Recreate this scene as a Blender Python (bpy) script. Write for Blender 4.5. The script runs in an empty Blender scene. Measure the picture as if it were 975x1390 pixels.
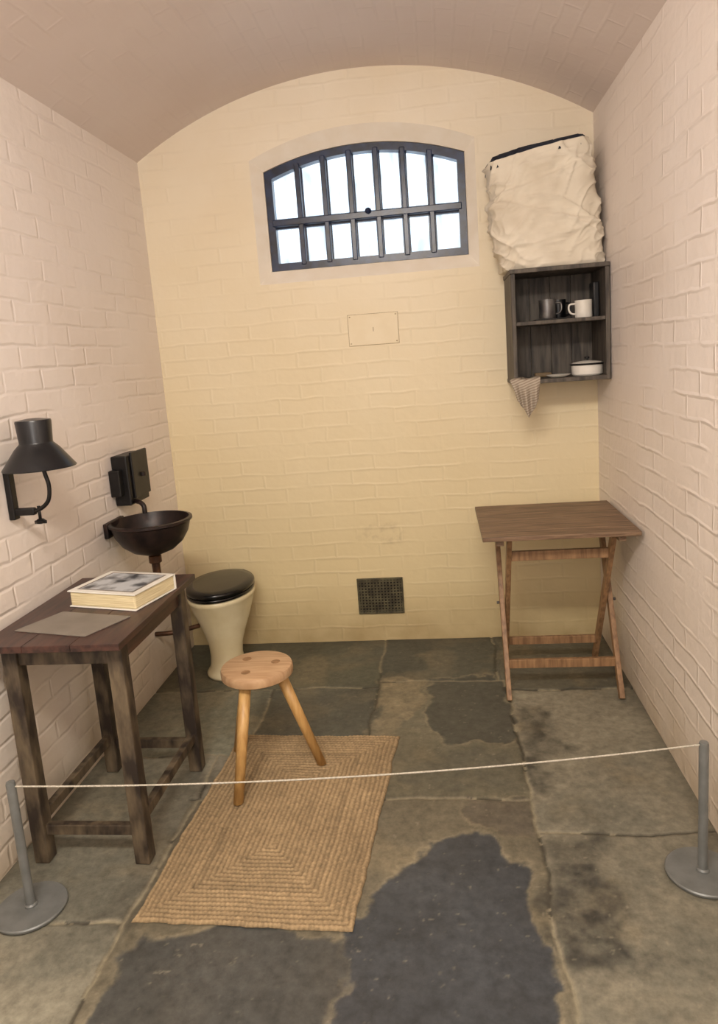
import bpy, bmesh, math, random
import numpy as np
from mathutils import Matrix, Vector, noise as mn
from mathutils.geometry import tessellate_polygon
random.seed(4)
D=3.4824; L=-1.3665; R=0.7415; S=2.4315; YF=-0.75; XC=(L+R)/2; HW=(R-L)/2; RISE=0.30
RA=(HW*HW+RISE*RISE)/(2*RISE)
scene=bpy.context.scene
def lin(c):
    return tuple(((v/255)/12.92 if v/255<=.04045 else ((v/255+.055)/1.055)**2.4) for v in c)
# ---------------------------------------------------------------- materials
def newmat(name):
    m=bpy.data.materials.new(name);m.use_nodes=True
    return m,m.node_tree,m.node_tree.nodes['Principled BSDF']
def nd(nt,t,**k):
    n=nt.nodes.new(t)
    for a,b in k.items(): setattr(n,a,b)
    return n
def mat_basic(name,c1,c2=None,rough=.5,metal=0,scale=8,stretch=(1,1,1),bump=0.1,bdist=.002,detail=4,contrast=(.35,.65)):
    m,nt,b=newmat(name);c2=c2 or tuple(v*.8 for v in c1)
    tc=nd(nt,'ShaderNodeTexCoord');mp=nd(nt,'ShaderNodeMapping');mp.inputs['Scale'].default_value=stretch
    nz=nd(nt,'ShaderNodeTexNoise');nz.inputs['Scale'].default_value=scale;nz.inputs['Detail'].default_value=detail
    cr=nd(nt,'ShaderNodeValToRGB');cr.color_ramp.elements[0].position=contrast[0];cr.color_ramp.elements[1].position=contrast[1]
    cr.color_ramp.elements[0].color=lin(c2)+(1,);cr.color_ramp.elements[1].color=lin(c1)+(1,)
    nt.links.new(tc.outputs['Object'],mp.inputs[0]);nt.links.new(mp.outputs[0],nz.inputs['Vector'])
    nt.links.new(nz.outputs[0],cr.inputs[0]);nt.links.new(cr.outputs[0],b.inputs['Base Color'])
    b.inputs['Roughness'].default_value=rough;b.inputs['Metallic'].default_value=metal
    if bump:
        bp=nd(nt,'ShaderNodeBump');bp.inputs['Strength'].default_value=bump;bp.inputs['Distance'].default_value=bdist
        nt.links.new(nz.outputs[0],bp.inputs['Height']);nt.links.new(bp.outputs[0],b.inputs['Normal'])
    return m
def mat_brick(name,c1,c2,low,dirt,strength=.4,low_h=1.8,low_amt=.6,spots=()):
    m,nt,b=newmat(name)
    uv=nd(nt,'ShaderNodeUVMap');uv.uv_map='UVMap'
    nz=nd(nt,'ShaderNodeTexNoise');nz.inputs['Scale'].default_value=6;nz.inputs['Detail'].default_value=2
    nt.links.new(uv.outputs[0],nz.inputs['Vector'])
    sub=nd(nt,'ShaderNodeVectorMath',operation='SUBTRACT');sub.inputs[1].default_value=(.5,.5,.5);nt.links.new(nz.outputs['Color'],sub.inputs[0])
    sc=nd(nt,'ShaderNodeVectorMath',operation='SCALE');sc.inputs['Scale'].default_value=.026;nt.links.new(sub.outputs[0],sc.inputs[0])
    ad=nd(nt,'ShaderNodeVectorMath',operation='ADD');nt.links.new(uv.outputs[0],ad.inputs[0]);nt.links.new(sc.outputs[0],ad.inputs[1])
    br=nd(nt,'ShaderNodeTexBrick');br.inputs['Scale'].default_value=1;br.inputs['Brick Width'].default_value=.225;br.inputs['Row Height'].default_value=.0745
    br.inputs['Mortar Size'].default_value=.010;br.inputs['Mortar Smooth'].default_value=1.0
    nt.links.new(ad.outputs[0],br.inputs['Vector'])
    nb=nd(nt,'ShaderNodeTexNoise');nb.inputs['Scale'].default_value=4.2;nb.inputs['Detail'].default_value=2;nt.links.new(uv.outputs[0],nb.inputs['Vector'])
    nr=nd(nt,'ShaderNodeMapRange');nr.inputs[1].default_value=.38;nr.inputs[2].default_value=.64;nr.inputs[3].default_value=.08;nr.inputs[4].default_value=1;nt.links.new(nb.outputs[0],nr.inputs[0])
    mu=nd(nt,'ShaderNodeMath',operation='MULTIPLY');nt.links.new(br.outputs['Fac'],mu.inputs[0]);nt.links.new(nr.outputs[0],mu.inputs[1])
    nf=nd(nt,'ShaderNodeTexNoise');nf.inputs['Scale'].default_value=24;nf.inputs['Detail'].default_value=3;nt.links.new(uv.outputs[0],nf.inputs['Vector'])
    h1=nd(nt,'ShaderNodeMath',operation='MULTIPLY_ADD');h1.inputs[1].default_value=-1;nt.links.new(mu.outputs[0],h1.inputs[0])
    h0=nd(nt,'ShaderNodeMath',operation='MULTIPLY');h0.inputs[1].default_value=.75;nt.links.new(nf.outputs[0],h0.inputs[0]);nt.links.new(h0.outputs[0],h1.inputs[2])
    bp=nd(nt,'ShaderNodeBump');bp.inputs['Strength'].default_value=strength;bp.inputs['Distance'].default_value=.008
    nt.links.new(h1.outputs[0],bp.inputs['Height']);nt.links.new(bp.outputs[0],b.inputs['Normal'])
    n3=nd(nt,'ShaderNodeTexNoise');n3.inputs['Scale'].default_value=1.7;n3.inputs['Detail'].default_value=4;nt.links.new(uv.outputs[0],n3.inputs['Vector'])
    mx=nd(nt,'ShaderNodeMix',data_type='RGBA');mx.inputs[6].default_value=lin(c1)+(1,);mx.inputs[7].default_value=lin(c2)+(1,)
    rg=nd(nt,'ShaderNodeMapRange');rg.inputs[1].default_value=.35;rg.inputs[2].default_value=.65;nt.links.new(n3.outputs[0],rg.inputs[0]);nt.links.new(rg.outputs[0],mx.inputs[0])
    geo=nd(nt,'ShaderNodeNewGeometry');sx=nd(nt,'ShaderNodeSeparateXYZ');nt.links.new(geo.outputs['Position'],sx.inputs[0])
    yr=nd(nt,'ShaderNodeMapRange');yr.inputs[1].default_value=low_h;yr.inputs[2].default_value=.2;yr.inputs[3].default_value=0;yr.inputs[4].default_value=low_amt;nt.links.new(sx.outputs['Z'],yr.inputs[0])
    my=nd(nt,'ShaderNodeMix',data_type='RGBA');my.inputs[7].default_value=lin(low)+(1,);nt.links.new(yr.outputs[0],my.inputs[0]);nt.links.new(mx.outputs[2],my.inputs[6])
    mm=nd(nt,'ShaderNodeMix',data_type='RGBA');mm.inputs[7].default_value=tuple(v*.8 for v in lin(c2))+(1,)
    ms=nd(nt,'ShaderNodeMath',operation='MULTIPLY');ms.inputs[1].default_value=.10;nt.links.new(mu.outputs[0],ms.inputs[0]);nt.links.new(ms.outputs[0],mm.inputs[0]);nt.links.new(my.outputs[2],mm.inputs[6])
    zr=nd(nt,'ShaderNodeMapRange');zr.inputs[1].default_value=.32;zr.inputs[2].default_value=0;zr.inputs[3].default_value=0;zr.inputs[4].default_value=1.2;nt.links.new(sx.outputs['Z'],zr.inputs[0])
    nq=nd(nt,'ShaderNodeTexNoise');nq.inputs['Scale'].default_value=5;nq.inputs['Detail'].default_value=6;nt.links.new(uv.outputs[0],nq.inputs['Vector'])
    qm=nd(nt,'ShaderNodeMath',operation='MULTIPLY');nt.links.new(zr.outputs[0],qm.inputs[0]);nt.links.new(nq.outputs[0],qm.inputs[1])
    md=nd(nt,'ShaderNodeMix',data_type='RGBA');md.inputs[7].default_value=lin(dirt)+(1,);nt.links.new(qm.outputs[0],md.inputs[0]);nt.links.new(mm.outputs[2],md.inputs[6])
    last=md.outputs[2]
    for (cx,cz,rx_,rz_,amt) in spots:
        vs=nd(nt,'ShaderNodeVectorMath',operation='SUBTRACT');vs.inputs[1].default_value=(cx,cz,0);nt.links.new(uv.outputs[0],vs.inputs[0])
        vd=nd(nt,'ShaderNodeVectorMath',operation='DIVIDE');vd.inputs[1].default_value=(rx_,rz_,1);nt.links.new(vs.outputs[0],vd.inputs[0])
        vl=nd(nt,'ShaderNodeVectorMath',operation='LENGTH');nt.links.new(vd.outputs[0],vl.inputs[0])
        r1=nd(nt,'ShaderNodeMapRange');r1.inputs[1].default_value=1;r1.inputs[2].default_value=0;r1.inputs[3].default_value=0;r1.inputs[4].default_value=1;nt.links.new(vl.outputs['Value'],r1.inputs[0])
        r2=nd(nt,'ShaderNodeMapRange');r2.inputs[1].default_value=.48;r2.inputs[2].default_value=.70;nt.links.new(nf.outputs[0],r2.inputs[0])
        q1=nd(nt,'ShaderNodeMath',operation='MULTIPLY');nt.links.new(r1.outputs[0],q1.inputs[0]);nt.links.new(r2.outputs[0],q1.inputs[1])
        q2=nd(nt,'ShaderNodeMath',operation='MULTIPLY');q2.inputs[1].default_value=amt;nt.links.new(q1.outputs[0],q2.inputs[0])
        mz=nd(nt,'ShaderNodeMix',data_type='RGBA');mz.inputs[7].default_value=lin((150,124,88))+(1,);nt.links.new(q2.outputs[0],mz.inputs[0]);nt.links.new(last,mz.inputs[6]);last=mz.outputs[2]
    nt.links.new(last,b.inputs['Base Color']);b.inputs['Roughness'].default_value=.5
    return m
M={}
M['back']=mat_brick('painted_brick_cream',(238,227,207),(232,218,193),(226,208,160),(164,140,94),.23,2.5,.95,spots=[(-.33,.56,.17,.09,.45)])
M['side']=mat_brick('painted_brick_white',(238,229,223),(233,222,214),(230,219,204),(180,162,132),.42,1.3,.7)
M['vault']=mat_brick('painted_brick_vault',(227,215,210),(221,207,201),(227,215,210),(227,215,210),.17)
M['reveal']=mat_basic('white_plaster',(240,232,219),(236,226,210),rough=.6,scale=12,bump=.12)
M['iron']=mat_basic('black_iron',(26,24,24),(16,14,14),rough=.42,metal=.3,scale=30,bump=.25,bdist=.001)
M['rustiron']=mat_basic('rusty_iron',(50,36,32),(24,19,19),rough=.4,metal=.3,scale=25,bump=.3,bdist=.001)
M['winframe']=mat_basic('window_blue_daylight_tint',(30,46,80),(15,24,44),rough=.28,scale=20,bump=.1)  # dark blue bars, tinted bluer for the daylight bleeding over them
M['lampblk']=mat_basic('black_enamel',(19,20,24),(14,15,18),rough=.3,scale=10,bump=0)
M['darkwood']=mat_basic('dark_stained_wood',(78,50,42),(40,26,24),rough=.36,scale=6,stretch=(9,1,9),bump=.2)
M['legwood']=mat_basic('worn_leg_wood',(108,94,74),(42,33,27),rough=.55,scale=8,stretch=(3,3,1),bump=.3,contrast=(.4,.68))
M['tabletop']=mat_basic('slat_wood',(138,112,88),(90,68,50),rough=.5,scale=8,stretch=(1,14,14),bump=.3)
M['teak']=mat_basic('teak_wood',(160,124,88),(118,88,60),rough=.5,scale=8,stretch=(8,8,1),bump=.2)
M['pine']=mat_basic('oiled_pine_seat',(194,160,124),(172,136,100),rough=.4,scale=6,stretch=(1.5,12,1.5),bump=.1)
M['pineleg']=mat_basic('oiled_pine_leg',(206,166,106),(180,138,82),rough=.4,scale=9,stretch=(8,8,1),bump=.1)
M['pineplug']=mat_basic('pine_end_grain',(160,122,86),(132,98,64),rough=.5,scale=60,bump=0)
M['cabwood']=mat_basic('grey_dark_wood',(96,88,78),(52,46,42),rough=.6,scale=6,stretch=(9,9,1),bump=.35)
M['canvas']=mat_basic('cream_canvas',(228,219,202),(212,201,182),rough=.85,scale=7,bump=.25,bdist=.004)
M['blanket']=mat_basic('navy_blanket',(38,42,54),(24,26,36),rough=.95,scale=40,bump=.4)
M['ceramic']=mat_basic('cream_stoneware',(232,222,188),(218,204,164),rough=.25,scale=6,bump=0)
M['bakelite']=mat_basic('black_seat_gloss',(17,17,17),(11,11,11),rough=.2,scale=10,bump=0)
M['tin']=mat_basic('dull_tin',(130,128,126),(92,90,90),rough=.38,metal=.75,scale=18,bump=.1)
M['enamel']=mat_basic('white_enamel',(232,228,220),(220,215,204),rough=.25,scale=8,bump=0)
M['brass']=mat_basic('dark_copper_pipe',(104,72,50),(60,42,32),rough=.4,metal=.6,scale=20,bump=.1)
M['page']=mat_basic('book_pages',(232,218,178),(204,186,144),rough=.8,scale=12,stretch=(1,1,40),bump=.5)
M['cover']=mat_basic('book_cover_white',(232,230,222),(220,216,206),rough=.4,scale=8,bump=0)
M['photo']=mat_basic('printed_photo',(186,190,194),(60,64,70),rough=.35,scale=14,bump=0,detail=3,contrast=(.36,.55))
M['slate']=mat_basic('grey_card',(132,124,114),(116,108,98),rough=.6,scale=8,bump=.05)
M['steel']=mat_basic('grey_powder_steel',(120,122,120),(106,108,106),rough=.42,metal=.2,scale=20,bump=.03)
M['cord']=mat_basic('pale_cord',(200,194,180),(164,157,142),rough=.7,scale=200,bump=0)
M['hatch']=mat_basic('hatch_paint',(234,220,190),(229,213,180),rough=.5,scale=10,bump=.1)
M['gap']=mat_basic('dark_gap',(172,150,114),(142,120,86),rough=.8,scale=20,bump=0)
M['ventm']=mat_basic('aged_vent_metal',(104,98,74),(70,64,50),rough=.5,metal=.3,scale=25,bump=.2)
M['black']=mat_basic('vent_hole_shade',(14,13,12),(8,8,8),rough=.9,scale=10,bump=0)  # flat black that paints in the shade inside the vent holes
M['brush']=mat_basic('brush_wood',(140,118,86),(110,90,64),rough=.6,scale=10,stretch=(1,8,8),bump=.1)
M['doorp']=mat_basic('door_paint',(120,124,118),(104,108,104),rough=.4,scale=6,bump=.1)
def mat_stripe():
    m,nt,b=newmat('striped_cotton');tc=nd(nt,'ShaderNodeTexCoord')
    w=nd(nt,'ShaderNodeTexWave');w.bands_direction='Z';w.inputs['Scale'].default_value=30;w.inputs['Distortion'].default_value=1.2;w.inputs['Detail'].default_value=1
    mp=nd(nt,'ShaderNodeMapping');mp.inputs['Rotation'].default_value=(0,.35,0)
    nt.links.new(tc.outputs['Object'],mp.inputs[0]);nt.links.new(mp.outputs[0],w.inputs[0])
    cr=nd(nt,'ShaderNodeValToRGB');cr.color_ramp.elements[0].color=lin((146,130,116))+(1,);cr.color_ramp.elements[1].color=lin((180,169,152))+(1,)
    cr.color_ramp.elements[0].position=.2;cr.color_ramp.elements[1].position=.55
    nt.links.new(w.outputs[0],cr.inputs[0]);nt.links.new(cr.outputs[0],b.inputs['Base Color']);b.inputs['Roughness'].default_value=.9
    return m
M['stripe']=mat_stripe()
def mat_glass():
    m,nt,b=newmat('frosted_window_glass');nt.nodes.remove(b);o=nt.nodes['Material Output']
    tr=nd(nt,'ShaderNodeBsdfTransparent');tr.inputs[0].default_value=(.95,.98,1,1)
    tl=nd(nt,'ShaderNodeBsdfTranslucent');tl.inputs[0].default_value=(.56,.56,.55,1)
    tc=nd(nt,'ShaderNodeTexCoord');nz=nd(nt,'ShaderNodeTexNoise');nz.inputs['Scale'].default_value=5;nz.inputs['Detail'].default_value=7
    mp=nd(nt,'ShaderNodeMapping');mp.inputs['Scale'].default_value=(3,1,1.4);nt.links.new(tc.outputs['Object'],mp.inputs[0]);nt.links.new(mp.outputs[0],nz.inputs['Vector'])
    mr=nd(nt,'ShaderNodeMapRange');mr.inputs[1].default_value=.40;mr.inputs[2].default_value=.66;mr.inputs[3].default_value=.03;mr.inputs[4].default_value=.85;nt.links.new(nz.outputs[0],mr.inputs[0])
    mx=nd(nt,'ShaderNodeMixShader');nt.links.new(mr.outputs[0],mx.inputs[0]);nt.links.new(tr.outputs[0],mx.inputs[1]);nt.links.new(tl.outputs[0],mx.inputs[2]);nt.links.new(mx.outputs[0],o.inputs[0])
    return m
M['glass']=mat_glass()
def mat_attr(name,rough,nscale,namt,bump,bdist):
    m,nt,b=newmat(name);at=nd(nt,'ShaderNodeVertexColor');at.layer_name='Col'
    tc=nd(nt,'ShaderNodeTexCoord');nz=nd(nt,'ShaderNodeTexNoise');nz.inputs['Scale'].default_value=nscale;nz.inputs['Detail'].default_value=7;nz.inputs['Roughness'].default_value=.72
    nt.links.new(tc.outputs['Object'],nz.inputs['Vector'])
    mr=nd(nt,'ShaderNodeMapRange');mr.inputs[1].default_value=.3;mr.inputs[2].default_value=.7;mr.inputs[3].default_value=1-namt;mr.inputs[4].default_value=1+namt;nt.links.new(nz.outputs[0],mr.inputs[0])
    vm=nd(nt,'ShaderNodeVectorMath',operation='SCALE');nt.links.new(at.outputs[0],vm.inputs[0]);nt.links.new(mr.outputs[0],vm.inputs['Scale']);nt.links.new(vm.outputs[0],b.inputs['Base Color'])
    bp=nd(nt,'ShaderNodeBump');bp.inputs['Strength'].default_value=bump;bp.inputs['Distance'].default_value=bdist;nt.links.new(nz.outputs[0],bp.inputs['Height']);nt.links.new(bp.outputs[0],b.inputs['Normal'])
    b.inputs['Roughness'].default_value=rough
    return m
M['stone']=mat_attr('york_stone_flags',.45,30,.36,.4,.004)
M['jute']=mat_attr('woven_jute',.9,70,.35,.5,.002)
# ---------------------------------------------------------------- mesh helpers
def group(name,loc=(0,0,0)):
    e=bpy.data.objects.new(name,None);e.empty_display_size=.1;e.location=loc;scene.collection.objects.link(e);return e
def mk(name,v,f,mat,parent=None,smooth=False,bevel=0,seg=2,sub=0,solid=0,xf=None):
    if xf is not None: v=[tuple(xf@Vector(p)) for p in v]
    me=bpy.data.meshes.new(name);me.from_pydata([tuple(p) for p in v],[],[tuple(q) for q in f]);me.validate()
    bm=bmesh.new();bm.from_mesh(me);bmesh.ops.recalc_face_normals(bm,faces=bm.faces);bm.to_mesh(me);bm.free()
    o=bpy.data.objects.new(name,me);scene.collection.objects.link(o);me.materials.append(mat)
    if smooth:
        me.polygons.foreach_set('use_smooth',[True]*len(me.polygons))
    if solid:
        s=o.modifiers.new('solid','SOLIDIFY');s.thickness=solid
    if bevel:
        b=o.modifiers.new('bevel','BEVEL');b.width=bevel;b.segments=seg;b.limit_method='ANGLE'
    if sub:
        s=o.modifiers.new('sub','SUBSURF');s.levels=sub;s.render_levels=sub
    if parent:
        o.parent=parent;o.matrix_parent_inverse=Matrix.Translation(parent.location).inverted()
    return o
BF=[(0,1,3,2),(4,6,7,5),(0,4,5,1),(2,3,7,6),(0,2,6,4),(1,5,7,3)]
def box(name,x0,x1,y0,y1,z0,z1,mat,parent=None,bevel=.002,xf=None):
    v=[(x,y,z) for x in (x0,x1) for y in (y0,y1) for z in (z0,z1)]
    return mk(name,v,BF,mat,parent,bevel=bevel,xf=xf)
def beam(name,a,b,w,d,mat,parent=None,bevel=.002,ref=(1,0,0),ext=0):
    a=Vector(a);b=Vector(b);t=(b-a).normalized();a=a-t*ext;b=b+t*ext
    x=(Vector(ref)-t*t.dot(Vector(ref))).normalized();y=t.cross(x)
    v=[p+x*sx*w/2+y*sy*d/2 for sx in (-1,1) for sy in (-1,1) for p in (a,b)]
    return mk(name,v,BF,mat,parent,bevel=bevel)
def loft(name,rings,mat,parent=None,cap0=True,cap1=True,smooth=True,closed=True,**k):
    n=len(rings[0]);v=[p for r in rings for p in r];f=[]
    for i in range(len(rings)-1):
        for j in range(n if closed else n-1):
            f.append((i*n+j,i*n+(j+1)%n,(i+1)*n+(j+1)%n,(i+1)*n+j))
    if cap0: f.append(tuple(range(n)))
    if cap1: f.append(tuple(range((len(rings)-1)*n,len(rings)*n)))
    return mk(name,v,f,mat,parent,smooth=smooth,**k)
def lathe(name,c,prof,mat,parent=None,n=40,sx=1,sy=1,**k):
    rings=[[(c[0]+r*sx*math.cos(2*math.pi*i/n),c[1]+r*sy*math.sin(2*math.pi*i/n),c[2]+z) for i in range(n)] for r,z in prof]
    o=loft(name,rings,mat,parent,**k)
    e=o.modifiers.new('es','EDGE_SPLIT');e.split_angle=math.radians(40)
    return o
def tube(name,pts,r,mat,parent=None,n=12,radii=None,smooth_path=True,zmin=None):
    pts=[Vector(p) for p in pts]
    if smooth_path and len(pts)>2:
        q=[];P=[pts[0]]+pts+[pts[-1]]
        for i in range(1,len(P)-2):
            for s in range(6):
                t=s/6;a,b,c,d=P[i-1],P[i],P[i+1],P[i+2]
                q.append(.5*((2*b)+(-a+c)*t+(2*a-5*b+4*c-d)*t*t+(-a+3*b-3*c+d)*t**3))
        q.append(pts[-1]);pts=q
    rings=[];prev=None
    for i,p in enumerate(pts):
        t=(pts[min(i+1,len(pts)-1)]-pts[max(i-1,0)]).normalized()
        if prev is None:
            prev=t.orthogonal().normalized()
        x=(prev-t*t.dot(prev)).normalized();prev=x;y=t.cross(x)
        rr=r if radii is None else radii[0]+(radii[1]-radii[0])*i/(len(pts)-1)
        rings.append([p+(x*math.cos(2*math.pi*j/n)+y*math.sin(2*math.pi*j/n))*rr for j in range(n)])
    if zmin is not None:
        for p in rings[0]:
            p.z=zmin
    return loft(name,rings,mat,parent)
def setuv(o,fn):
    me=o.data;uv=me.uv_layers.new(name='UVMap')
    for lp in me.loops:
        uv.data[lp.index].uv=fn(me.vertices[lp.vertex_index].co)
def vaultz(x): return S+RISE-RA+math.sqrt(max(RA*RA-(x-XC)**2,0))
# ---------------------------------------------------------------- room shell
NA=48; ZB=-.06
def arc_loop(x0,x1,zb,zs,zp,y,n=28):
    xm=(x0+x1)/2;h=(x1-x0)/2;ri=zp-zs;ra=(h*h+ri*ri)/(2*ri)
    pts=[(x0,y,zb),(x1,y,zb)]
    for i in range(n+1):
        x=x1-(x1-x0)*i/n;pts.append((x,y,zp-ra+math.sqrt(ra*ra-(x-xm)**2)))
    return pts
outer=[(L,D,ZB),(R,D,ZB)]+[(R-(R-L)*i/NA,D,vaultz(R-(R-L)*i/NA)) for i in range(NA+1)]
hole=arc_loop(-.825,.22,1.82,2.385,2.495,D)
tri=tessellate_polygon([[Vector((p[0],p[2],0)) for p in outer],[Vector((p[0],p[2],0)) for p in hole]])
o=mk('wall_back',outer+hole,tri,M['back']);setuv(o,lambda c:(c.x,c.z))
r1=arc_loop(-.772,.175,1.882,2.34,2.425,D+.045);r2=arc_loop(-.772,.175,1.882,2.34,2.425,D+.22)
o=loft('trim_window_reveal',[hole,r1,r2],M['reveal'],cap0=False,cap1=False,smooth=False)
def wallside(name,x,mat):
    o=mk(name,[(x,YF,ZB),(x,D,ZB),(x,D,S),(x,YF,S)],[(0,1,2,3)],mat);setuv(o,lambda c:(c.y+.1,c.z));return o
wallside('wall_left',L,M['side']);wallside('wall_right',R,M['side'])
rings=[]
for y in (YF,D): rings.append([(R-(R-L)*i/NA,y,vaultz(R-(R-L)*i/NA)) for i in range(NA+1)])
o=loft('ceiling',rings,M['vault'],cap0=False,cap1=False,closed=False)
setuv(o,lambda c:(c.y,RA*math.asin(max(-1,min(1,(c.x-XC)/RA)))))
outf=[(p[0],YF,p[2]) for p in outer]
o=mk('wall_front',outf,[tuple(range(len(outf)))],M['side']);setuv(o,lambda c:(c.x,c.z))
dg=group('door_1',(XC,YF+.03,1))
box('door_leaf',XC-.38,XC+.38,YF+.005,YF+.05,0.01,1.95,M['doorp'],dg,.004)
box('frame_l',XC-.45,XC-.38,YF+.002,YF+.08,0,2.02,M['doorp'],dg);box('frame_r',XC+.38,XC+.45,YF+.002,YF+.08,0,2.02,M['doorp'],dg)
box('frame_t',XC-.38,XC+.38,YF+.002,YF+.08,1.95,2.02,M['doorp'],dg)
# ---------------------------------------------------------------- flagstone floor
def vnoise(x,y,sc,seed=0):
    X=x*sc+seed*17.3;Y=y*sc+seed*7.7;xi=np.floor(X).astype(int);yi=np.floor(Y).astype(int);fx=X-xi;fy=Y-yi
    fx=fx*fx*(3-2*fx);fy=fy*fy*(3-2*fy)
    def h(a,b):
        n=(a*374761393+b*668265263+seed*1442695)&0xffffffff;n=((n^(n>>13))*1274126177)&0xffffffff;return ((n^(n>>16))&0xffff)/65535.
    return (h(xi,yi)*(1-fx)+h(xi+1,yi)*fx)*(1-fy)+(h(xi,yi+1)*(1-fx)+h(xi+1,yi+1)*fx)*fy
def fbm(x,y,sc,seed=0,o=5):
    s=0;a=1;t=0
    for i in range(o): s=s+a*vnoise(x,y,sc*2**i,seed+i);t+=a;a*=.55
    return s/t
def grid(xs,ys):
    nx,ny=len(xs),len(ys);X,Y=np.meshgrid(xs,ys)
    idx=np.arange(nx*ny).reshape(ny,nx)
    F=np.stack([idx[:-1,:-1],idx[:-1,1:],idx[1:,1:],idx[1:,:-1]],-1).reshape(-1,4)
    return X.ravel(),Y.ravel(),F
def fastmesh(name,X,Y,Z,F,mat,col):
    me=bpy.data.meshes.new(name);n=len(X);me.vertices.add(n);me.vertices.foreach_set('co',np.stack([X,Y,Z],-1).ravel())
    m=len(F);me.loops.add(4*m);me.loops.foreach_set('vertex_index',F.ravel().astype(np.int32))
    me.polygons.add(m);me.polygons.foreach_set('loop_start',np.arange(0,4*m,4,dtype=np.int32));me.polygons.foreach_set('use_smooth',np.ones(m,dtype=bool))
    me.update(calc_edges=True);me.validate()
    a=me.color_attributes.new('Col','FLOAT_COLOR','POINT');a.data.foreach_set('color',np.concatenate([col,np.ones((n,1))],1).ravel().astype(np.float32))
    me.materials.append(mat);o=bpy.data.objects.new(name,me);scene.collection.objects.link(o);return o
xs=np.linspace(L-.004,R+.004,420);ys=np.concatenate([np.linspace(YF,1.15,90)[:-1],np.linspace(1.15,D+.004,480)])
X,Y,F=grid(xs,ys)
wx=X+(fbm(X,Y,6,3)-.5)*.05;wy=Y+(fbm(X,Y,6,9)-.5)*.05
def C(c): return np.array(lin(c))
slabs=[(-1.4,.8,-1,3.6,(122,118,105)),(-1.4,-.34,2.95,3.6,(84,86,74)),(-.34,.22,3.0,3.6,(76,78,70)),(.22,.8,2.9,3.6,(94,92,80)),
(-1.4,-.8,2.42,2.95,(116,116,102)),(-.8,-.34,2.14,2.95,(88,89,80)),(-.34,.22,2.14,3.0,(102,98,82)),(.22,.8,1.98,2.9,(132,127,111)),
(.22,.8,1.1,1.98,(128,123,107)),(-.92,.22,1.1,2.14,(108,102,86)),(-1.4,-.92,1.6,2.42,(122,119,105)),(-1.4,-.92,.6,1.6,(128,124,109))]
col=np.zeros((len(X),3))+C((122,118,105));hz=np.zeros(len(X))
for i,(a,b,c,d,k) in enumerate(slabs):
    m=(wx>=a)&(wx<b)&(wy>=c)&(wy<d);col[m]=C(k);hz[m]=((i*37)%7-3)*.0004
v=fbm(X,Y,3.2,21,6);col*= (0.62+.76*v)[:,None]
g=np.clip((fbm(X,Y,5,31)-.53)*6,0,1)*.35
col=col*(1-g)[:,None]+C((140,127,100))*g[:,None]
g=np.clip((fbm(X,Y,4,37)-.55)*7,0,1)*.4
col=col*(1-g)[:,None]+C((88,90,82))*g[:,None]
def sdpoly(px,py,poly):
    d=np.full(px.shape,1e9);ins=np.zeros(px.shape,bool);n=len(poly)
    for i in range(n):
        ax,ay=poly[i];bx,by=poly[(i+1)%n];ex,ey=bx-ax,by-ay
        t=np.clip(((px-ax)*ex+(py-ay)*ey)/(ex*ex+ey*ey),0,1);d=np.minimum(d,np.hypot(px-ax-t*ex,py-ay-t*ey))
        if ay!=by: ins^=((ay>py)!=(by>py))&(px<(bx-ax)*(py-ay)/(by-ay)+ax)
    return np.where(ins,-d,d)
rx=X+(fbm(X,Y,9,41,6)-.5)*.16;ry=Y+(fbm(X,Y,9,51,6)-.5)*.16
mott=fbm(X,Y,8,63,5)
patches=[([(-.34,3.05),(-.13,3.02),(-.17,2.78),(-.26,2.5),(-.34,2.5)],(138,127,103),.9,0,.010),
([(-.10,3.03),(.205,3.03),(.21,2.45),(-.02,2.5),(-.14,2.72)],(66,68,64),.85,1,.010),
([(.0,2.45),(.2,2.42),(.21,2.16),(-.1,2.16),(-.2,2.3)],(80,80,72),.6,0,.03),
([(-.86,2.9),(-.36,2.92),(-.3,2.55),(-.8,2.5)],(68,71,67),.6,0,.04),
([(-.30,1.60),(-.27,1.72),(-.16,1.84),(-.08,1.92),(.02,2.0),(.10,1.93),(.15,1.83),(.205,1.68),(.215,1.5),(.2,1.1),(-.3,1.1)],(58,62,67),.95,1,.010),
([(-.86,1.6),(-.3,1.58),(-.3,1.1),(-.95,1.1)],(66,68,68),.85,1,.012),
([(.235,2.74),(.36,2.7),(.34,2.55),(.40,2.48),(.33,2.34),(.37,2.24),(.24,2.16)],(50,50,46),.85,0,.04),
([(.23,1.96),(.42,1.98),(.39,1.86),(.43,1.76),(.39,1.66),(.45,1.52),(.30,1.46),(.23,1.5)],(50,50,47),.9,0,.04),
([(.55,3.4),(.72,3.4),(.73,2.9),(.6,3.1)],(76,73,62),.6,0,.04),
([(-1.36,3.4),(-.7,3.4),(-.75,3.1),(-1.36,3.0)],(66,66,58),.6,0,.04),
([(-.02,2.12),(.2,2.12),(.21,1.95),(.05,2.02)],(92,85,75),.7,1,.01),
([(-.95,2.3),(-.84,2.3),(-.9,1.6),(-1.0,1.6)],(74,69,60),.6,0,.03)]
for poly,k,am,rim,sf in patches:
    s=sdpoly(rx,ry,poly);w=np.clip(.5-s/(2*sf),0,1);w=w*w*(3-2*w)*am
    if not rim: w=w*(.5+.5*np.clip((fbm(X,Y,22,61)-.38)*3,0,1))
    kk=C(k)[None,:]*(.72+.62*mott)[:,None]
    col=col*(1-w[:,None])+kk*w[:,None];hz-=w*.0018*rim
    if rim:
        e=np.exp(-((s-.008)/.007)**2)*.4*np.clip((fbm(X,Y,6,77)-.35)*4,0,1);col=col*(1-e[:,None])+C((150,140,116))*e[:,None]
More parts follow.
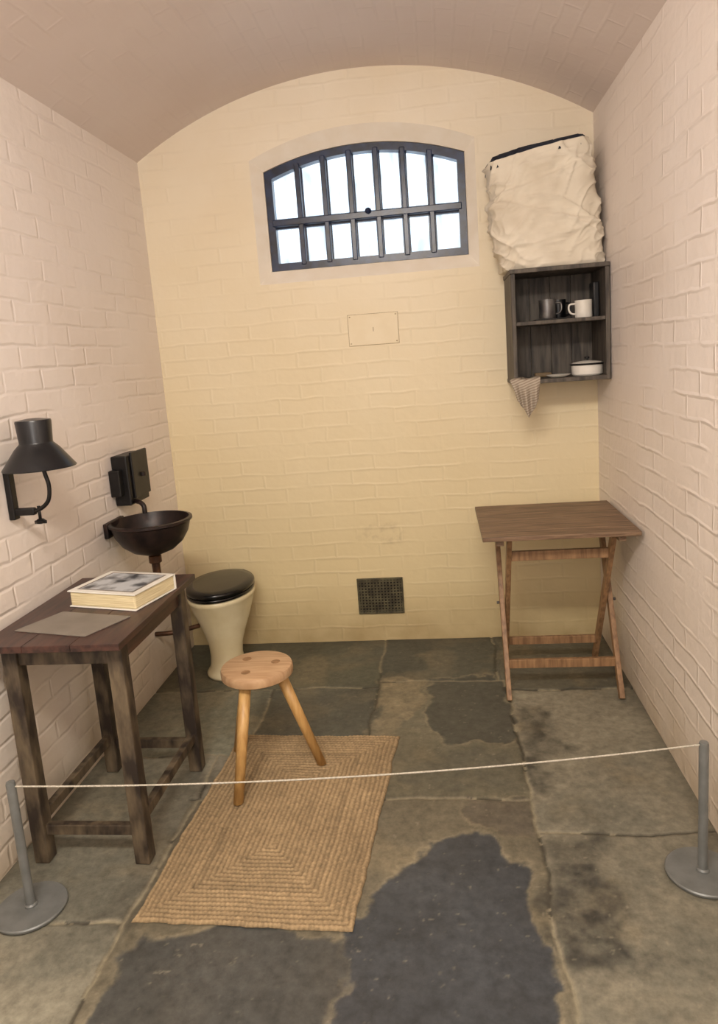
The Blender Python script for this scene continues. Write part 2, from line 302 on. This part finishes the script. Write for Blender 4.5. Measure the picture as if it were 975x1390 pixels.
segs=[(-.34,2.14,-.34,D),(.22,.4,.225,3.0),(.22,2.9,R,2.9),(-.34,3.0,.22,3.0),(L,2.95,-.34,2.95),(-.92,2.14,.22,2.14),(.22,1.98,R,1.98),(-.92,.6,-.9,2.42),(L,2.42,-.8,2.42),(L,1.6,-.92,1.6),(-.8,2.14,-.8,2.95),(.2,3.0,.2,D)]
jd=np.full(X.shape,9.)
for a,b,c,d in segs:
    ex,ey=c-a,d-b;t=np.clip(((wx-a)*ex+(wy-b)*ey)/(ex*ex+ey*ey),0,1);jd=np.minimum(jd,np.hypot(wx-a-t*ex,wy-b-t*ey))
j=np.exp(-(jd/.006)**2);hz-=j*.004
jc=np.where((fbm(X,Y,7,71)>.47)[:,None],C((142,134,112)),C((56,53,45)))
col=col*(1-.85*j[:,None])+jc*(.85*j[:,None])
sp=fbm(X,Y,60,81,3);w=np.clip((sp-.78)*14,0,1)*.35;col=col*(1-w[:,None])+C((155,148,128))*w[:,None]
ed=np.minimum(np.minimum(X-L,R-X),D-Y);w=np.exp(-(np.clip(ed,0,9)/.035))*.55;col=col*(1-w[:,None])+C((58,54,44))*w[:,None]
hz+=(fbm(X,Y,4,91)-.5)*.003
hz-=hz.max()
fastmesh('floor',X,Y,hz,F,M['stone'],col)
# ---------------------------------------------------------------- window
def ztop(x,x0,x1,zs,zp):
    xm=(x0+x1)/2;h=(x1-x0)/2;ri=zp-zs;ra=(h*h+ri*ri)/(2*ri);return zp-ra+math.sqrt(max(ra*ra-(x-xm)**2,0))
wg=group('window_1',(-.3,D+.08,2.1))
y0,y1=D+.05,D+.10
wx0,wx1,wb,ws,wp=-.770,.173,1.884,2.338,2.423
t=.034
a=arc_loop(wx0,wx1,wb,ws,wp,y0);b=arc_loop(wx0+t,wx1-t,wb+t,ws-t*.9,wp-t,y0)
a2=[(p[0],y1,p[2]) for p in a];b2=[(p[0],y1,p[2]) for p in b]
loft('frame_surround',[b,a,a2,b2,b],M['winframe'],wg,cap0=False,cap1=False,smooth=False)
ix0,ix1=wx0+t,wx1-t;cw=(ix1-ix0)/7
for i in range(1,7):
    x=ix0+cw*i;zt=ztop(x,wx0,wx1,ws,wp)-.02
    box('bar_%d'%i,x-.0125,x+.0125,y0-.004,y1-.005,wb+.02,zt,M['winframe'],wg,.004)
    box('glazing_%d'%i,x-.018,x+.018,y1-.012,y1+.004,wb+.02,zt,M['winframe'],wg,.002)
zm=2.105
box('transom',wx0+.02,wx1-.02,y0-.006,y1-.003,zm-.016,zm+.016,M['winframe'],wg,.004)
box('transom_back',wx0+.02,wx1-.02,y1-.02,y1+.004,zm-.024,zm+.024,M['winframe'],wg,.002)
lathe('latch_knob',(-.285,y0-.012,zm+.016),[(.004,-.014),(.013,-.008),(.016,0),(.013,.008),(.004,.014)],M['winframe'],wg,n=16)
gl=arc_loop(wx0+.02,wx1-.02,wb+.02,ws-.01,wp-.015,y1-.006)
mk('glass_panes',gl,[tuple(range(len(gl)))],M['glass'],wg)
# ---------------------------------------------------------------- wall hatch and vent
hg=group('wall_inspection_plate',(-.295,D-.002,1.57))
box('gap',-.4162,-.1738,D-.0015,D-.0002,1.4978,1.6462,M['gap'],hg,0)
box('plate',-.4145,-.1755,D-.004,D-.0005,1.4995,1.6445,M['hatch'],hg,.0015)
for px,pz in ((-.405,1.51),(-.185,1.51),(-.405,1.635),(-.185,1.635)):
    lathe('screw',(px,D-.004,pz),[(.0035,-.002),(.0035,.002)],M['gap'],hg,n=10)
box('keyhole',-.2965,-.2935,D-.0050,D-.004,1.562,1.582,M['gap'],hg,.0003)
vg=group('wall_vent_grille',(-.35,D-.01,.24))
box('back',-.465,-.235,D-.004,D-.001,.148,.332,M['black'],vg,0)  # black sheet standing in for the dark depth behind the lattice
for n_,q in enumerate([(-.467,-.457,.146,.334),(-.243,-.233,.146,.334),(-.457,-.243,.146,.156),(-.457,-.243,.324,.334)]):
    box('rim_%d'%n_,q[0],q[1],D-.012,D-.001,q[2],q[3],M['ventm'],vg,.001)
vv=[];ff=[]
def addb(x0,x1,z0,z1,ya,yb):
    k=len(vv);vv.extend([(x,y,z) for x in (x0,x1) for y in (ya,yb) for z in (z0,z1)]);ff.extend([tuple(k+i for i in q) for q in BF])
for i in range(13):
    x=-.457+.214*(i+.5)/13;addb(x-.0038,x+.0038,.156,.324,D-.010,D-.004)
for i in range(11):
    z=.156+.168*(i+.5)/11;addb(-.457,-.243,z-.0038,z+.0038,D-.0095,D-.0045)
mk('lattice',vv,ff,M['ventm'],vg)
# ---------------------------------------------------------------- corner cabinet
cg=group('wall_shelf_cabinet',(.53,3.33,1.5))
cx0,cx1,cy0,cy1,cz0,cz1=.328,.736,3.19,D-.003,1.285,1.745;tk=.018
box('side_left',cx0,cx0+tk,cy0,cy1,cz0,cz1,M['cabwood'],cg);box('side_right',cx1-tk,cx1,cy0,cy1,cz0,cz1,M['cabwood'],cg)
box('top',cx0-.004,cx1,cy0-.006,cy1,cz1,cz1+tk,M['cabwood'],cg);box('bottom',cx0-.002,cx1,cy0-.004,cy1,cz0-tk*.5,cz0+tk*.5,M['cabwood'],cg)
box('shelf',cx0+tk,cx1-tk,cy0+.004,cy1,1.527,1.543,M['cabwood'],cg)
for i in range(4):
    w_=(cx1-cx0-2*tk)/4;box('back_board_%d'%i,cx0+tk+w_*i+.0008,cx0+tk+w_*(i+1)-.0008,cy1-.01,cy1,cz0,cz1,M['cabwood'],cg,.001)
SH=1.543;BT=cz0+tk*.5
def mug(name,x,y,z,r,h,mat,ang,hm=None):
    g=group(name,(x,y,z));lathe('body',(x,y,z),[(r*.94,0),(r,.006),(r*.97,h*.5),(r,h),(r*.93,h),(r*.9,.008),(.0005,.006)],mat,g,n=28,cap1=True)
    dx,dy=math.cos(ang),math.sin(ang)
    tube('handle',[(x+dx*(r*.95),y+dy*r*.95,z+h*.82),(x+dx*(r+.022),y+dy*(r+.022),z+h*.78),(x+dx*(r+.026),y+dy*(r+.026),z+h*.5),(x+dx*(r+.016),y+dy*(r+.016),z+h*.28),(x+dx*(r*.95),y+dy*r*.95,z+h*.22)],.0042,hm or mat,g,n=8)
box('serving_tray',.43,.585,3.21,3.33,SH+.0005,SH+.006,M['lampblk'],None,.002)
mug('tin_mug',.488,3.265,SH+.0065,.036,.082,M['tin'],0.1)
mug('dark_mug',.556,3.395,SH+.0005,.034,.09,M['lampblk'],.2)
mug('white_enamel_mug',.642,3.27,SH+.0005,.037,.074,M['enamel'],math.pi*1.03)
bg=group('black_prayer_book',(.698,3.33,1.6));box('cover',.690,.714,3.29,3.38,SH+.0005,SH+.15,M['lampblk'],bg,.004);box('pages',.693,.711,3.296,3.383,SH+.004,SH+.146,M['slate'],bg,.001)
pg=group('enamel_pot',(.655,3.29,1.3))
lathe('body',(.655,3.28,BT+.0005),[(.060,0),(.066,.006),(.067,.045),(.070,.047),(.070,.05)],M['enamel'],pg)
lathe('rim',(.655,3.28,BT),[(.071,.046),(.0735,.049),(.0735,.052),(.068,.054)],M['lampblk'],pg)
lathe('lid',(.655,3.28,BT),[(.069,.052),(.060,.058),(.03,.063),(.008,.065)],M['enamel'],pg);lathe('lid_knob',(.655,3.28,BT),[(.006,.064),(.006,.07),(.012,.074),(.010,.08),(.003,.082)],M['lampblk'],pg,n=16)
box('wooden_brush',.44,.515,3.36,3.40,BT+.0005,BT+.02,M['brush'],None,.006)
lathe('enamel_plate',(.525,3.25,BT+.0005),[(.03,0),(.035,.002),(.052,.010),(.053,.012),(.034,.005),(.001,.004)],M['enamel'],None)
v=[];nx,nz=30,34
for j_ in range(nz):
    s=j_/(nz-1)
    for i in range(nx):
        u=i/(nx-1)
        if s<.3:
            q=s/.3;y=3.30-(3.30-3.170)*q;z=BT+.008+.004*math.sin(u*9);x=.350+.100*u-.040*q+.03*u*q
        else:
            q=(s-.3)/.7;y=3.170-.012*math.sin(min(q*3,1)*math.pi/2)-.013*math.sin(u*17)*min(q*2,1);z=BT+.006-(.150-.018*math.sin(u*7+1))*q*(1-.30*abs(u-.5)*2);wd=.132*(1-.30*q);x=.306+.018*q+wd*u+.012*q
        v.append((x,y,z))
f=[(j_*nx+i,j_*nx+i+1,(j_+1)*nx+i+1,(j_+1)*nx+i) for j_ in range(nz-1) for i in range(nx-1)]
mk('striped_towel',v,f,M['stripe'],None,smooth=True,solid=.005,sub=1)
# ---------------------------------------------------------------- canvas bedding roll
bgp=group('canvas_bedding_roll',(.49,3.33,2))
z0=cz1+tk+.001;n=200;m=150;rings=[]
def sup(a,e): 
    c=math.cos(a);s=math.sin(a);return (abs(c)**e*(1 if c>0 else -1),abs(s)**e*(1 if s>0 else -1))
def sig(q): return 1/(1+math.exp(-max(-30,min(30,q))))
for k in range(m):
    s=k/(m-1);ring=[]
    for i in range(n):
        a=2*math.pi*i/n;c_,s_=sup(a,.52)
        hx=.209;hy=.128
        if s<.03: hx-=.008*(1-s/.03);hy-=.008*(1-s/.03)
        cx=.523-.060*s;cy=3.337
        x=cx+hx*c_;y=cy+hy*s_
        ztopv=2.245+.034*c_;z=z0+(ztopv-z0)*s
        # overlapping wraps of cloth: crisp edged layers running diagonally round the roll
        d=0
        for (sa,sl,am,wd) in ((.76,.09,-.011,.0045),(.47,-.17,-.010,.0045),(.25,.08,.009,.005)):
            q=(s-(sa+sl*c_+.012*math.sin(a*5)))/wd;d+=am*(sig(q)-.5)
            d+=.005*math.exp(-(q*.22)**2)
        d+=.010*mn.noise(Vector((x*5,y*5,z*4)))
        rn=1-abs(mn.noise(Vector((x*7+3,y*7,z*12+x*6))));d+=.013*(rn**9)
        rn=1-abs(mn.noise(Vector((x*9-8,y*8+5,z*9-x*13))));d+=.010*(rn**10)
        rn=1-abs(mn.noise(Vector((x*18,y*16+5,z*24-x*15))));d+=.004*(rn**7)
        L2=math.hypot(c_,s_)+1e-6
        x=min(x+d*c_/L2,.733);y=min(y+d*s_/L2,D-.006)
        ring.append((x,y,z))
    rings.append(ring)
loft('canvas_wrap',rings,M['canvas'],bgp,cap0=True,cap1=False,solid=.004)
tr=[[( (p[0]-.46)*q+.46,(p[1]-3.335)*q+3.335,p[2]-dz+ex*max(0,min(1,(.50-p[0])/.1))) for p in rings[-1]] for q,dz,ex in ((.96,.03,0),(.94,-.006,.006),(.90,-.014,.010),(.8,-.008,.006),(.74,.008,0),(.68,-.014,.006),(.55,-.016,.006),(.48,.004,0),(.36,-.016,0),(.05,-.012,0))]
loft('folded_blanket',tr,M['blanket'],bgp,cap0=False)
# ---------------------------------------------------------------- folding table (right)
tg=group('folding_table',(.43,3.0,.36))
tx0,tx1,ty0,ty1,tz=.137,.728,2.70,3.27,.727
ns=6;wd=(ty1-ty0)/ns
for i in range(ns):
    box('slat_%d'%i,tx0,tx1,ty0+wd*i+.0012,ty0+wd*(i+1)-.0012,tz-.018,tz,M['tabletop'],tg,.002)
for nm,x in (('l',.205),('r',.665)):
    box('batten_'+nm,x-.014,x+.014,ty0+.03,ty1-.03,tz-.044,tz-.018,M['tabletop'],tg)
for nm,x in (('l',.222),('r',.672)):
    beam('leg_a_'+nm,(x,3.17,tz-.03),(x,2.80,0.003),.020,.036,M['teak'],tg)
for nm,x in (('l',.246),('r',.648)):
    beam('leg_b_'+nm,(x,2.80,tz-.03),(x,3.20,0.003),.020,.036,M['teak'],tg)
def yz_a(z): return 3.17+(2.80-3.17)*(tz-.03-z)/(tz-.033)
def yz_b(z): return 2.80+(3.20-2.80)*(tz-.03-z)/(tz-.033)
box('bar_front_low',.222,.672,yz_a(.135)-.009,yz_a(.135)+.009,.115,.152,M['teak'],tg)
box('bar_back_low',.246,.648,yz_b(.13)-.009,yz_b(.13)+.009,.11,.145,M['teak'],tg)
box('bar_front_top',.246,.648,yz_b(.60)-.009,yz_b(.60)+.009,.585,.625,M['teak'],tg)
for x in (.205,.69): tube('pivot',[(x-.005,(yz_a(.36)+yz_b(.36))/2,.36),(x+.006,(yz_a(.36)+yz_b(.36))/2,.36)],.006,M['tin'],tg,smooth_path=False)
# ---------------------------------------------------------------- small table (left)
lg=group('wooden_side_table',(-1.1,2.08,.36))
LT=.722
for i in range(3):
    w_=(-.908+1.338)/3
    box('top_plank_%d'%i,-1.338+w_*i+.0004,-1.338+w_*(i+1)-.0004,1.768,2.40,LT-.020,LT,M['darkwood'],lg,.0015)
lx=(-1.275,-.955);ly=(1.845,2.325);lw_=.046
for i,x in enumerate(lx):
    for k,y in enumerate(ly):
        beam('leg_%d%d'%(i,k),(x,y,0.001),(x,y,LT-.02),lw_,lw_,M['legwood'],lg,.003)
for k,y in enumerate(ly):
    box('apron_x%d'%k,lx[0],lx[1],y-.012,y+.012,LT-.085,LT-.02,M['legwood'],lg);box('stretcher_x%d'%k,lx[0],lx[1],y-.012,y+.012,.09,.122,M['legwood'],lg)
for i,x in enumerate(lx):
    box('apron_y%d'%i,x-.012,x+.012,ly[0],ly[1],LT-.085,LT-.02,M['darkwood'],lg);box('stretcher_y%d'%i,x-.012,x+.012,ly[0],ly[1],.118,.15,M['legwood'],lg)
bk=group('thick_book',(-1.066,2.165,LT))
Tm=Matrix.Translation((-1.066,2.158,LT+.0005))@Matrix.Rotation(math.radians(-14.3),4,'Z')
box('pages',-.127,.127,-.104,.104,.004,.050,M['page'],bk,.006,xf=Tm)
box('cover_back',-.130,.130,-.108,.108,.0005,.0045,M['cover'],bk,.001,xf=Tm);box('cover_front',-.132,.131,-.108,.108,.050,.054,M['cover'],bk,.001,xf=Tm)
box('spine',-.130,.130,.102,.110,.0005,.054,M['cover'],bk,.002,xf=Tm)
box('cover_border',-.110,.110,-.088,.090,.0538,.0544,M['slate'],bk,0,xf=Tm);box('cover_photo',-.103,.103,-.081,.083,.0542,.0548,M['photo'],bk,0,xf=Tm)
mk('grey_folder',[(-1.285,1.885,LT+.0005),(-1.035,1.825,LT+.0005),(-.965,1.975,LT+.0005),(-1.215,2.038,LT+.0005),(-1.285,1.885,LT+.0035),(-1.035,1.825,LT+.0035),(-.965,1.975,LT+.0035),(-1.215,2.038,LT+.0035)],[(0,1,2,3),(4,5,6,7),(0,1,5,4),(1,2,6,5),(2,3,7,6),(3,0,4,7)],M['slate'],None,bevel=.0005)
# ---------------------------------------------------------------- wall lamp
lm=group('clamp_wall_lamp',(-1.25,2.08,1.2))
lc=(-1.246,2.08,1.180)
lathe('shade',lc,[(.108,0),(.1085,.003),(.066,.062),(.05,.078),(.049,.082),(.053,.145),(.051,.150),(.02,.155),(.001,.156)],M['lampblk'],lm,cap0=False,n=48)
lathe('shade_inner',lc,[(.106,.001),(.064,.060),(.048,.078),(.01,.08)],M['enamel'],lm,cap0=False,n=48)
lathe('bulb',(lc[0],lc[1],lc[2]+.01),[(.004,0),(.018,.006),(.026,.022),(.022,.04),(.012,.058),(.012,.07)],M['enamel'],lm,n=20)
box('wall_bracket',L+.001,L+.022,2.065,2.095,1.02,1.175,M['iron'],lm,.004)
tube('clamp_arm',[(L+.01,2.08,1.045),(-1.31,2.08,1.043),(-1.27,2.08,1.048),(-1.235,2.08,1.075),(-1.225,2.08,1.12),(-1.232,2.08,1.16),(-1.24,2.08,1.20)],.0065,M['iron'],lm)
box('clamp_jaw',L+.015,L+.085,2.07,2.09,1.032,1.056,M['iron'],lm,.005)
tube('clamp_screw',[(-1.27,2.08,1.06),(-1.27,2.08,1.015)],.005,M['iron'],lm,smooth_path=False)
lathe('thumb_knob',(-1.27,2.08,1.002),[(.004,0),(.014,.003),(.016,.01),(.010,.016),(.004,.018)],M['iron'],lm,n=10)
box('wing',-1.29,-1.25,2.077,2.083,1.003,1.014,M['iron'],lm,.002)
# ---------------------------------------------------------------- basin, tap box
sg=group('corner_wash_basin',(-1.2,2.75,.8))
bc=(-1.198,2.74,.852);br=.163
prof=[(.012,-.142),(.04,-.139),(.085,-.122),(.122,-.092),(.147,-.052),(.158,-.012),(br+.004,-.006),(br+.004,.004),(br-.008,.006),(.150,-.01),(.138,-.05),(.112,-.088),(.075,-.114),(.03,-.128),(.002,-.13)]
lathe('bowl',bc,prof,M['rustiron'],sg,n=56)
box('wall_flange',L+.001,L+.02,2.66,2.82,.80,.862,M['rustiron'],sg,.004)
tube('waste_pipe',[(bc[0],bc[1],.72),(bc[0],bc[1],.64),(bc[0],bc[1],.57),(bc[0]-.05,bc[1],.53),(L+.002,bc[1],.525)],.017,M['brass'],sg)
lathe('waste_collar',(bc[0],bc[1],.672),[(.02,0),(.026,.004),(.026,.03),(.02,.036)],M['brass'],sg,n=24)
tbg=group('water_tap_box',(-1.32,2.88,1.0))
box('housing',L+.001,-1.296,2.80,2.99,.905,1.115,M['iron'],tbg,.006)
box('front_plate',-1.297,-1.286,2.83,2.99,.93,1.125,M['iron'],tbg,.004)
box('lug',L+.001,-1.32,2.765,2.80,.95,1.06,M['iron'],tbg,.004)
lathe('push_button',(-1.285,2.92,1.02),[(.002,-.01),(.014,-.008),(.014,.008),(.002,.01)],M['rustiron'],tbg,n=16)
tube('spout',[(-1.32,2.86,.92),(-1.29,2.83,.918),(-1.262,2.81,.915),(-1.245,2.80,.900),(-1.243,2.797,.872)],.010,M['rustiron'],tbg)
# ---------------------------------------------------------------- toilet
to=group('cell_toilet',(-1.09,3.17,.2))
def egg(cx,cy,hx,hy,z,n=48): 
    return [(cx+hx*math.cos(2*math.pi*i/n),cy+hy*math.sin(2*math.pi*i/n)*(1.0 if math.sin(2*math.pi*i/n)<0 else .95),z) for i in range(n)]
tcx,tcy=-1.09,3.205
prof=[(.100,.114,0,-.05),(.102,.116,.012,-.05),(.094,.106,.022,-.05),(.082,.092,.04,-.048),(.076,.087,.09,-.045),(.080,.092,.14,-.035),(.098,.115,.20,-.02),(.124,.155,.27,-.005),(.142,.19,.33,0),(.150,.203,.365,0),(.156,.208,.372,0),(.156,.208,.388,0),(.150,.202,.392,0)]
loft('pan',[egg(tcx+.012*(1-min(z/.3,1)),tcy+dy,hx,hy,z) for hx,hy,z,dy in prof],M['ceramic'],to)
loft('seat_ring',[egg(tcx,tcy,hx,hy,z) for hx,hy,z in ((.148,.20,.392),(.157,.212,.396),(.158,.213,.406),(.154,.209,.410))],M['bakelite'],to)
loft('lid',[egg(tcx,tcy,hx,hy,z) for hx,hy,z in ((.150,.205,.411),(.158,.214,.415),(.158,.214,.428),(.152,.207,.436),(.12,.17,.440),(.02,.03,.441))],M['bakelite'],to)
box('hinge',tcx-.06,tcx+.06,tcy+.19,tcy+.225,.388,.425,M['iron'],to,.005)
tube('flush_pipe',[(L+.002,3.02,.25),(-1.28,3.03,.252),(-1.18,3.10,.255)],.011,M['brass'],to)
# ---------------------------------------------------------------- stool
st=group('three_legged_stool',(-.675,2.27,.2))
sc_=(-.678,2.275,.014);sr=.125
lathe('seat',sc_,[(sr-.008,.374),(sr-.001,.379),(sr,.388),(sr,.400),(sr-.003,.408),(sr-.010,.411),(.001,.411)],M['pine'],st,n=56)
for i,(fx,fy) in enumerate([(-.738,2.105),(-.492,2.335),(-.83,2.43)]):
    v=Vector((fx-sc_[0],fy-sc_[1]));tp=v.normalized()*.072
    tube('leg_%d'%i,[(fx,fy,.0125),(sc_[0]+tp.x,sc_[1]+tp.y,.395)],.018,M['pineleg'],st,n=20,radii=(.0175,.0205),smooth_path=False,zmin=.0122)
    lathe('tenon_%d'%i,(sc_[0]+tp.x*.92,sc_[1]+tp.y*.92,.4247),[(.016,0),(.016,.0008),(.001,.0009)],M['pineplug'],st,n=20)
# ---------------------------------------------------------------- jute mat
nu,nv=170,250
U,V,F2=grid(np.linspace(0,1,nu),np.linspace(0,1,nv))
c00=np.array([-.893,1.605]);c10=np.array([-.295,1.585]);c11=np.array([-.222,2.525]);c01=np.array([-.855,2.55])
P=((1-U)*(1-V))[:,None]*c00+(U*(1-V))[:,None]*c10+(U*V)[:,None]*c11+((1-U)*V)[:,None]*c01
W_,H_=.62,.94
px=U*W_;py=V*H_
wj=(fbm(px,py,9,19)-.5)*.012
d=np.minimum(np.minimum(px,W_-px),np.minimum(py,H_-py))
along=np.where(np.minimum(px,W_-px)<np.minimum(py,H_-py),py,px)
row=.0155
ph=np.maximum(d+wj*np.clip(d/.04,0,1),0)/row;ridge=np.abs(np.sin(np.pi*ph));tw=np.sin(2*np.pi*(along/.013+(np.floor(ph)%2)*.5))
Z=.003+.005*ridge**.7+.0014*tw*ridge+(fbm(px,py,5,11)-.5)*.004
edge=np.clip(d/.004,0,1);Z=np.minimum(Z*edge+.0005,.0120)
wob=(fbm(P[:,0],P[:,1],14,15)-.5)*.018*(1-np.clip(d/.05,0,1))
X2=P[:,0]+wob;Y2=P[:,1]+wob
base=C((176,152,116));dk=C((104,87,62))
w=np.clip(.3+.7*ridge**1.2+.14*tw,0,1)*(.75+.5*(fbm(px,py,9,13)-.5))
cm=base*w[:,None]+dk*(1-w[:,None])
rv=vnoise(np.floor(ph)*1.0+.5,np.zeros_like(ph)+.3,3.1,5);cm*=(.82+.30*rv)[:,None]*(.78+.44*fbm(px,py,3,29))[:,None]
fastmesh('jute_mat',X2,Y2,Z,F2,M['jute'],cm)
# ---------------------------------------------------------------- rope barrier
g=group('rope_barrier',(-.28,1.73,0))
for k,(x,y) in enumerate(((-1.205,1.645),(.641,1.81))):
    lathe('base_%d'%k,(x,y,0),[(.094,.0005),(.096,.003),(.096,.008),(.093,.011),(.02,.012)],M['steel'],g,n=56)
    lathe('post_%d'%k,(x,y,0),[(.017,.011),(.017,.016),(.0125,.02),(.0125,.382),(.011,.388),(.001,.389)],M['steel'],g,n=24)
pa=Vector((-1.205,1.645,.375));pb=Vector((.641,1.81,.382))
pts=[]
for i in range(13):
    t_=i/12;p=pa.lerp(pb,t_);p.z-=.032*4*t_*(1-t_);pts.append(p)
tube('cord',pts,.0024,M['cord'],g,n=8)
# ---------------------------------------------------------------- light
w=bpy.data.worlds.new('daylight');scene.world=w;w.use_nodes=True;nt=w.node_tree;bgn=nt.nodes['Background']
tc=nd(nt,'ShaderNodeTexCoord');sx=nd(nt,'ShaderNodeSeparateXYZ');nt.links.new(tc.outputs['Generated'],sx.inputs[0])
cr=nd(nt,'ShaderNodeValToRGB');cr.color_ramp.elements[0].position=0;cr.color_ramp.elements[0].color=(.60,.70,.82,1);cr.color_ramp.elements[1].position=.35;cr.color_ramp.elements[1].color=(.76,.88,1,1)
nt.links.new(sx.outputs['Z'],cr.inputs[0]);nt.links.new(cr.outputs[0],bgn.inputs[0]);bgn.inputs[1].default_value=2.4
lf=group('ceiling_light',(XC,.1,2.6))
box('housing',XC-.6,XC+.6,.02,.18,2.62,2.68,M['enamel'],lf,.004)
def area(name,loc,rot,sx_,sy_,e,c):
    l=bpy.data.lights.new(name,'AREA');l.shape='RECTANGLE';l.size=sx_;l.size_y=sy_;l.energy=e;l.color=c
    o=bpy.data.objects.new(name,l);o.location=loc;o.rotation_euler=rot;scene.collection.objects.link(o);return o
a=area('ceiling_lamp_light',(XC,.1,2.6),(math.radians(25),0,0),1.1,.3,66,(1,.91,.80));a.parent=lf;a.matrix_parent_inverse=Matrix.Translation(lf.location).inverted()
area('door_end_area_light',(XC,YF+.12,1.7),(math.radians(85),0,0),1.0,1.2,18,(1,.92,.87))  # unseen area light before the closed door, shining into the cell
# ---------------------------------------------------------------- camera
yaw,pit,rol,Fp=.1193,.1696,-.0742,970.1
f0=Vector((-math.sin(yaw),math.cos(yaw),0));r_=Vector((math.cos(yaw),math.sin(yaw),0))
fw=f0*math.cos(pit)+Vector((0,0,-1))*math.sin(pit);u_=r_.cross(fw)
r2_=r_*math.cos(rol)+u_*math.sin(rol);u2_=-r_*math.sin(rol)+u_*math.cos(rol)
c=bpy.data.cameras.new('camera');co=bpy.data.objects.new('camera',c);scene.collection.objects.link(co)
co.matrix_world=Matrix(((r2_.x,u2_.x,-fw.x,0),(r2_.y,u2_.y,-fw.y,0),(r2_.z,u2_.z,-fw.z,1.45),(0,0,0,1)))
c.sensor_width=36;c.lens=Fp*36/1390;c.shift_y=-45/1390;c.clip_start=.02
scene.camera=co
scene.view_settings.view_transform='Standard'
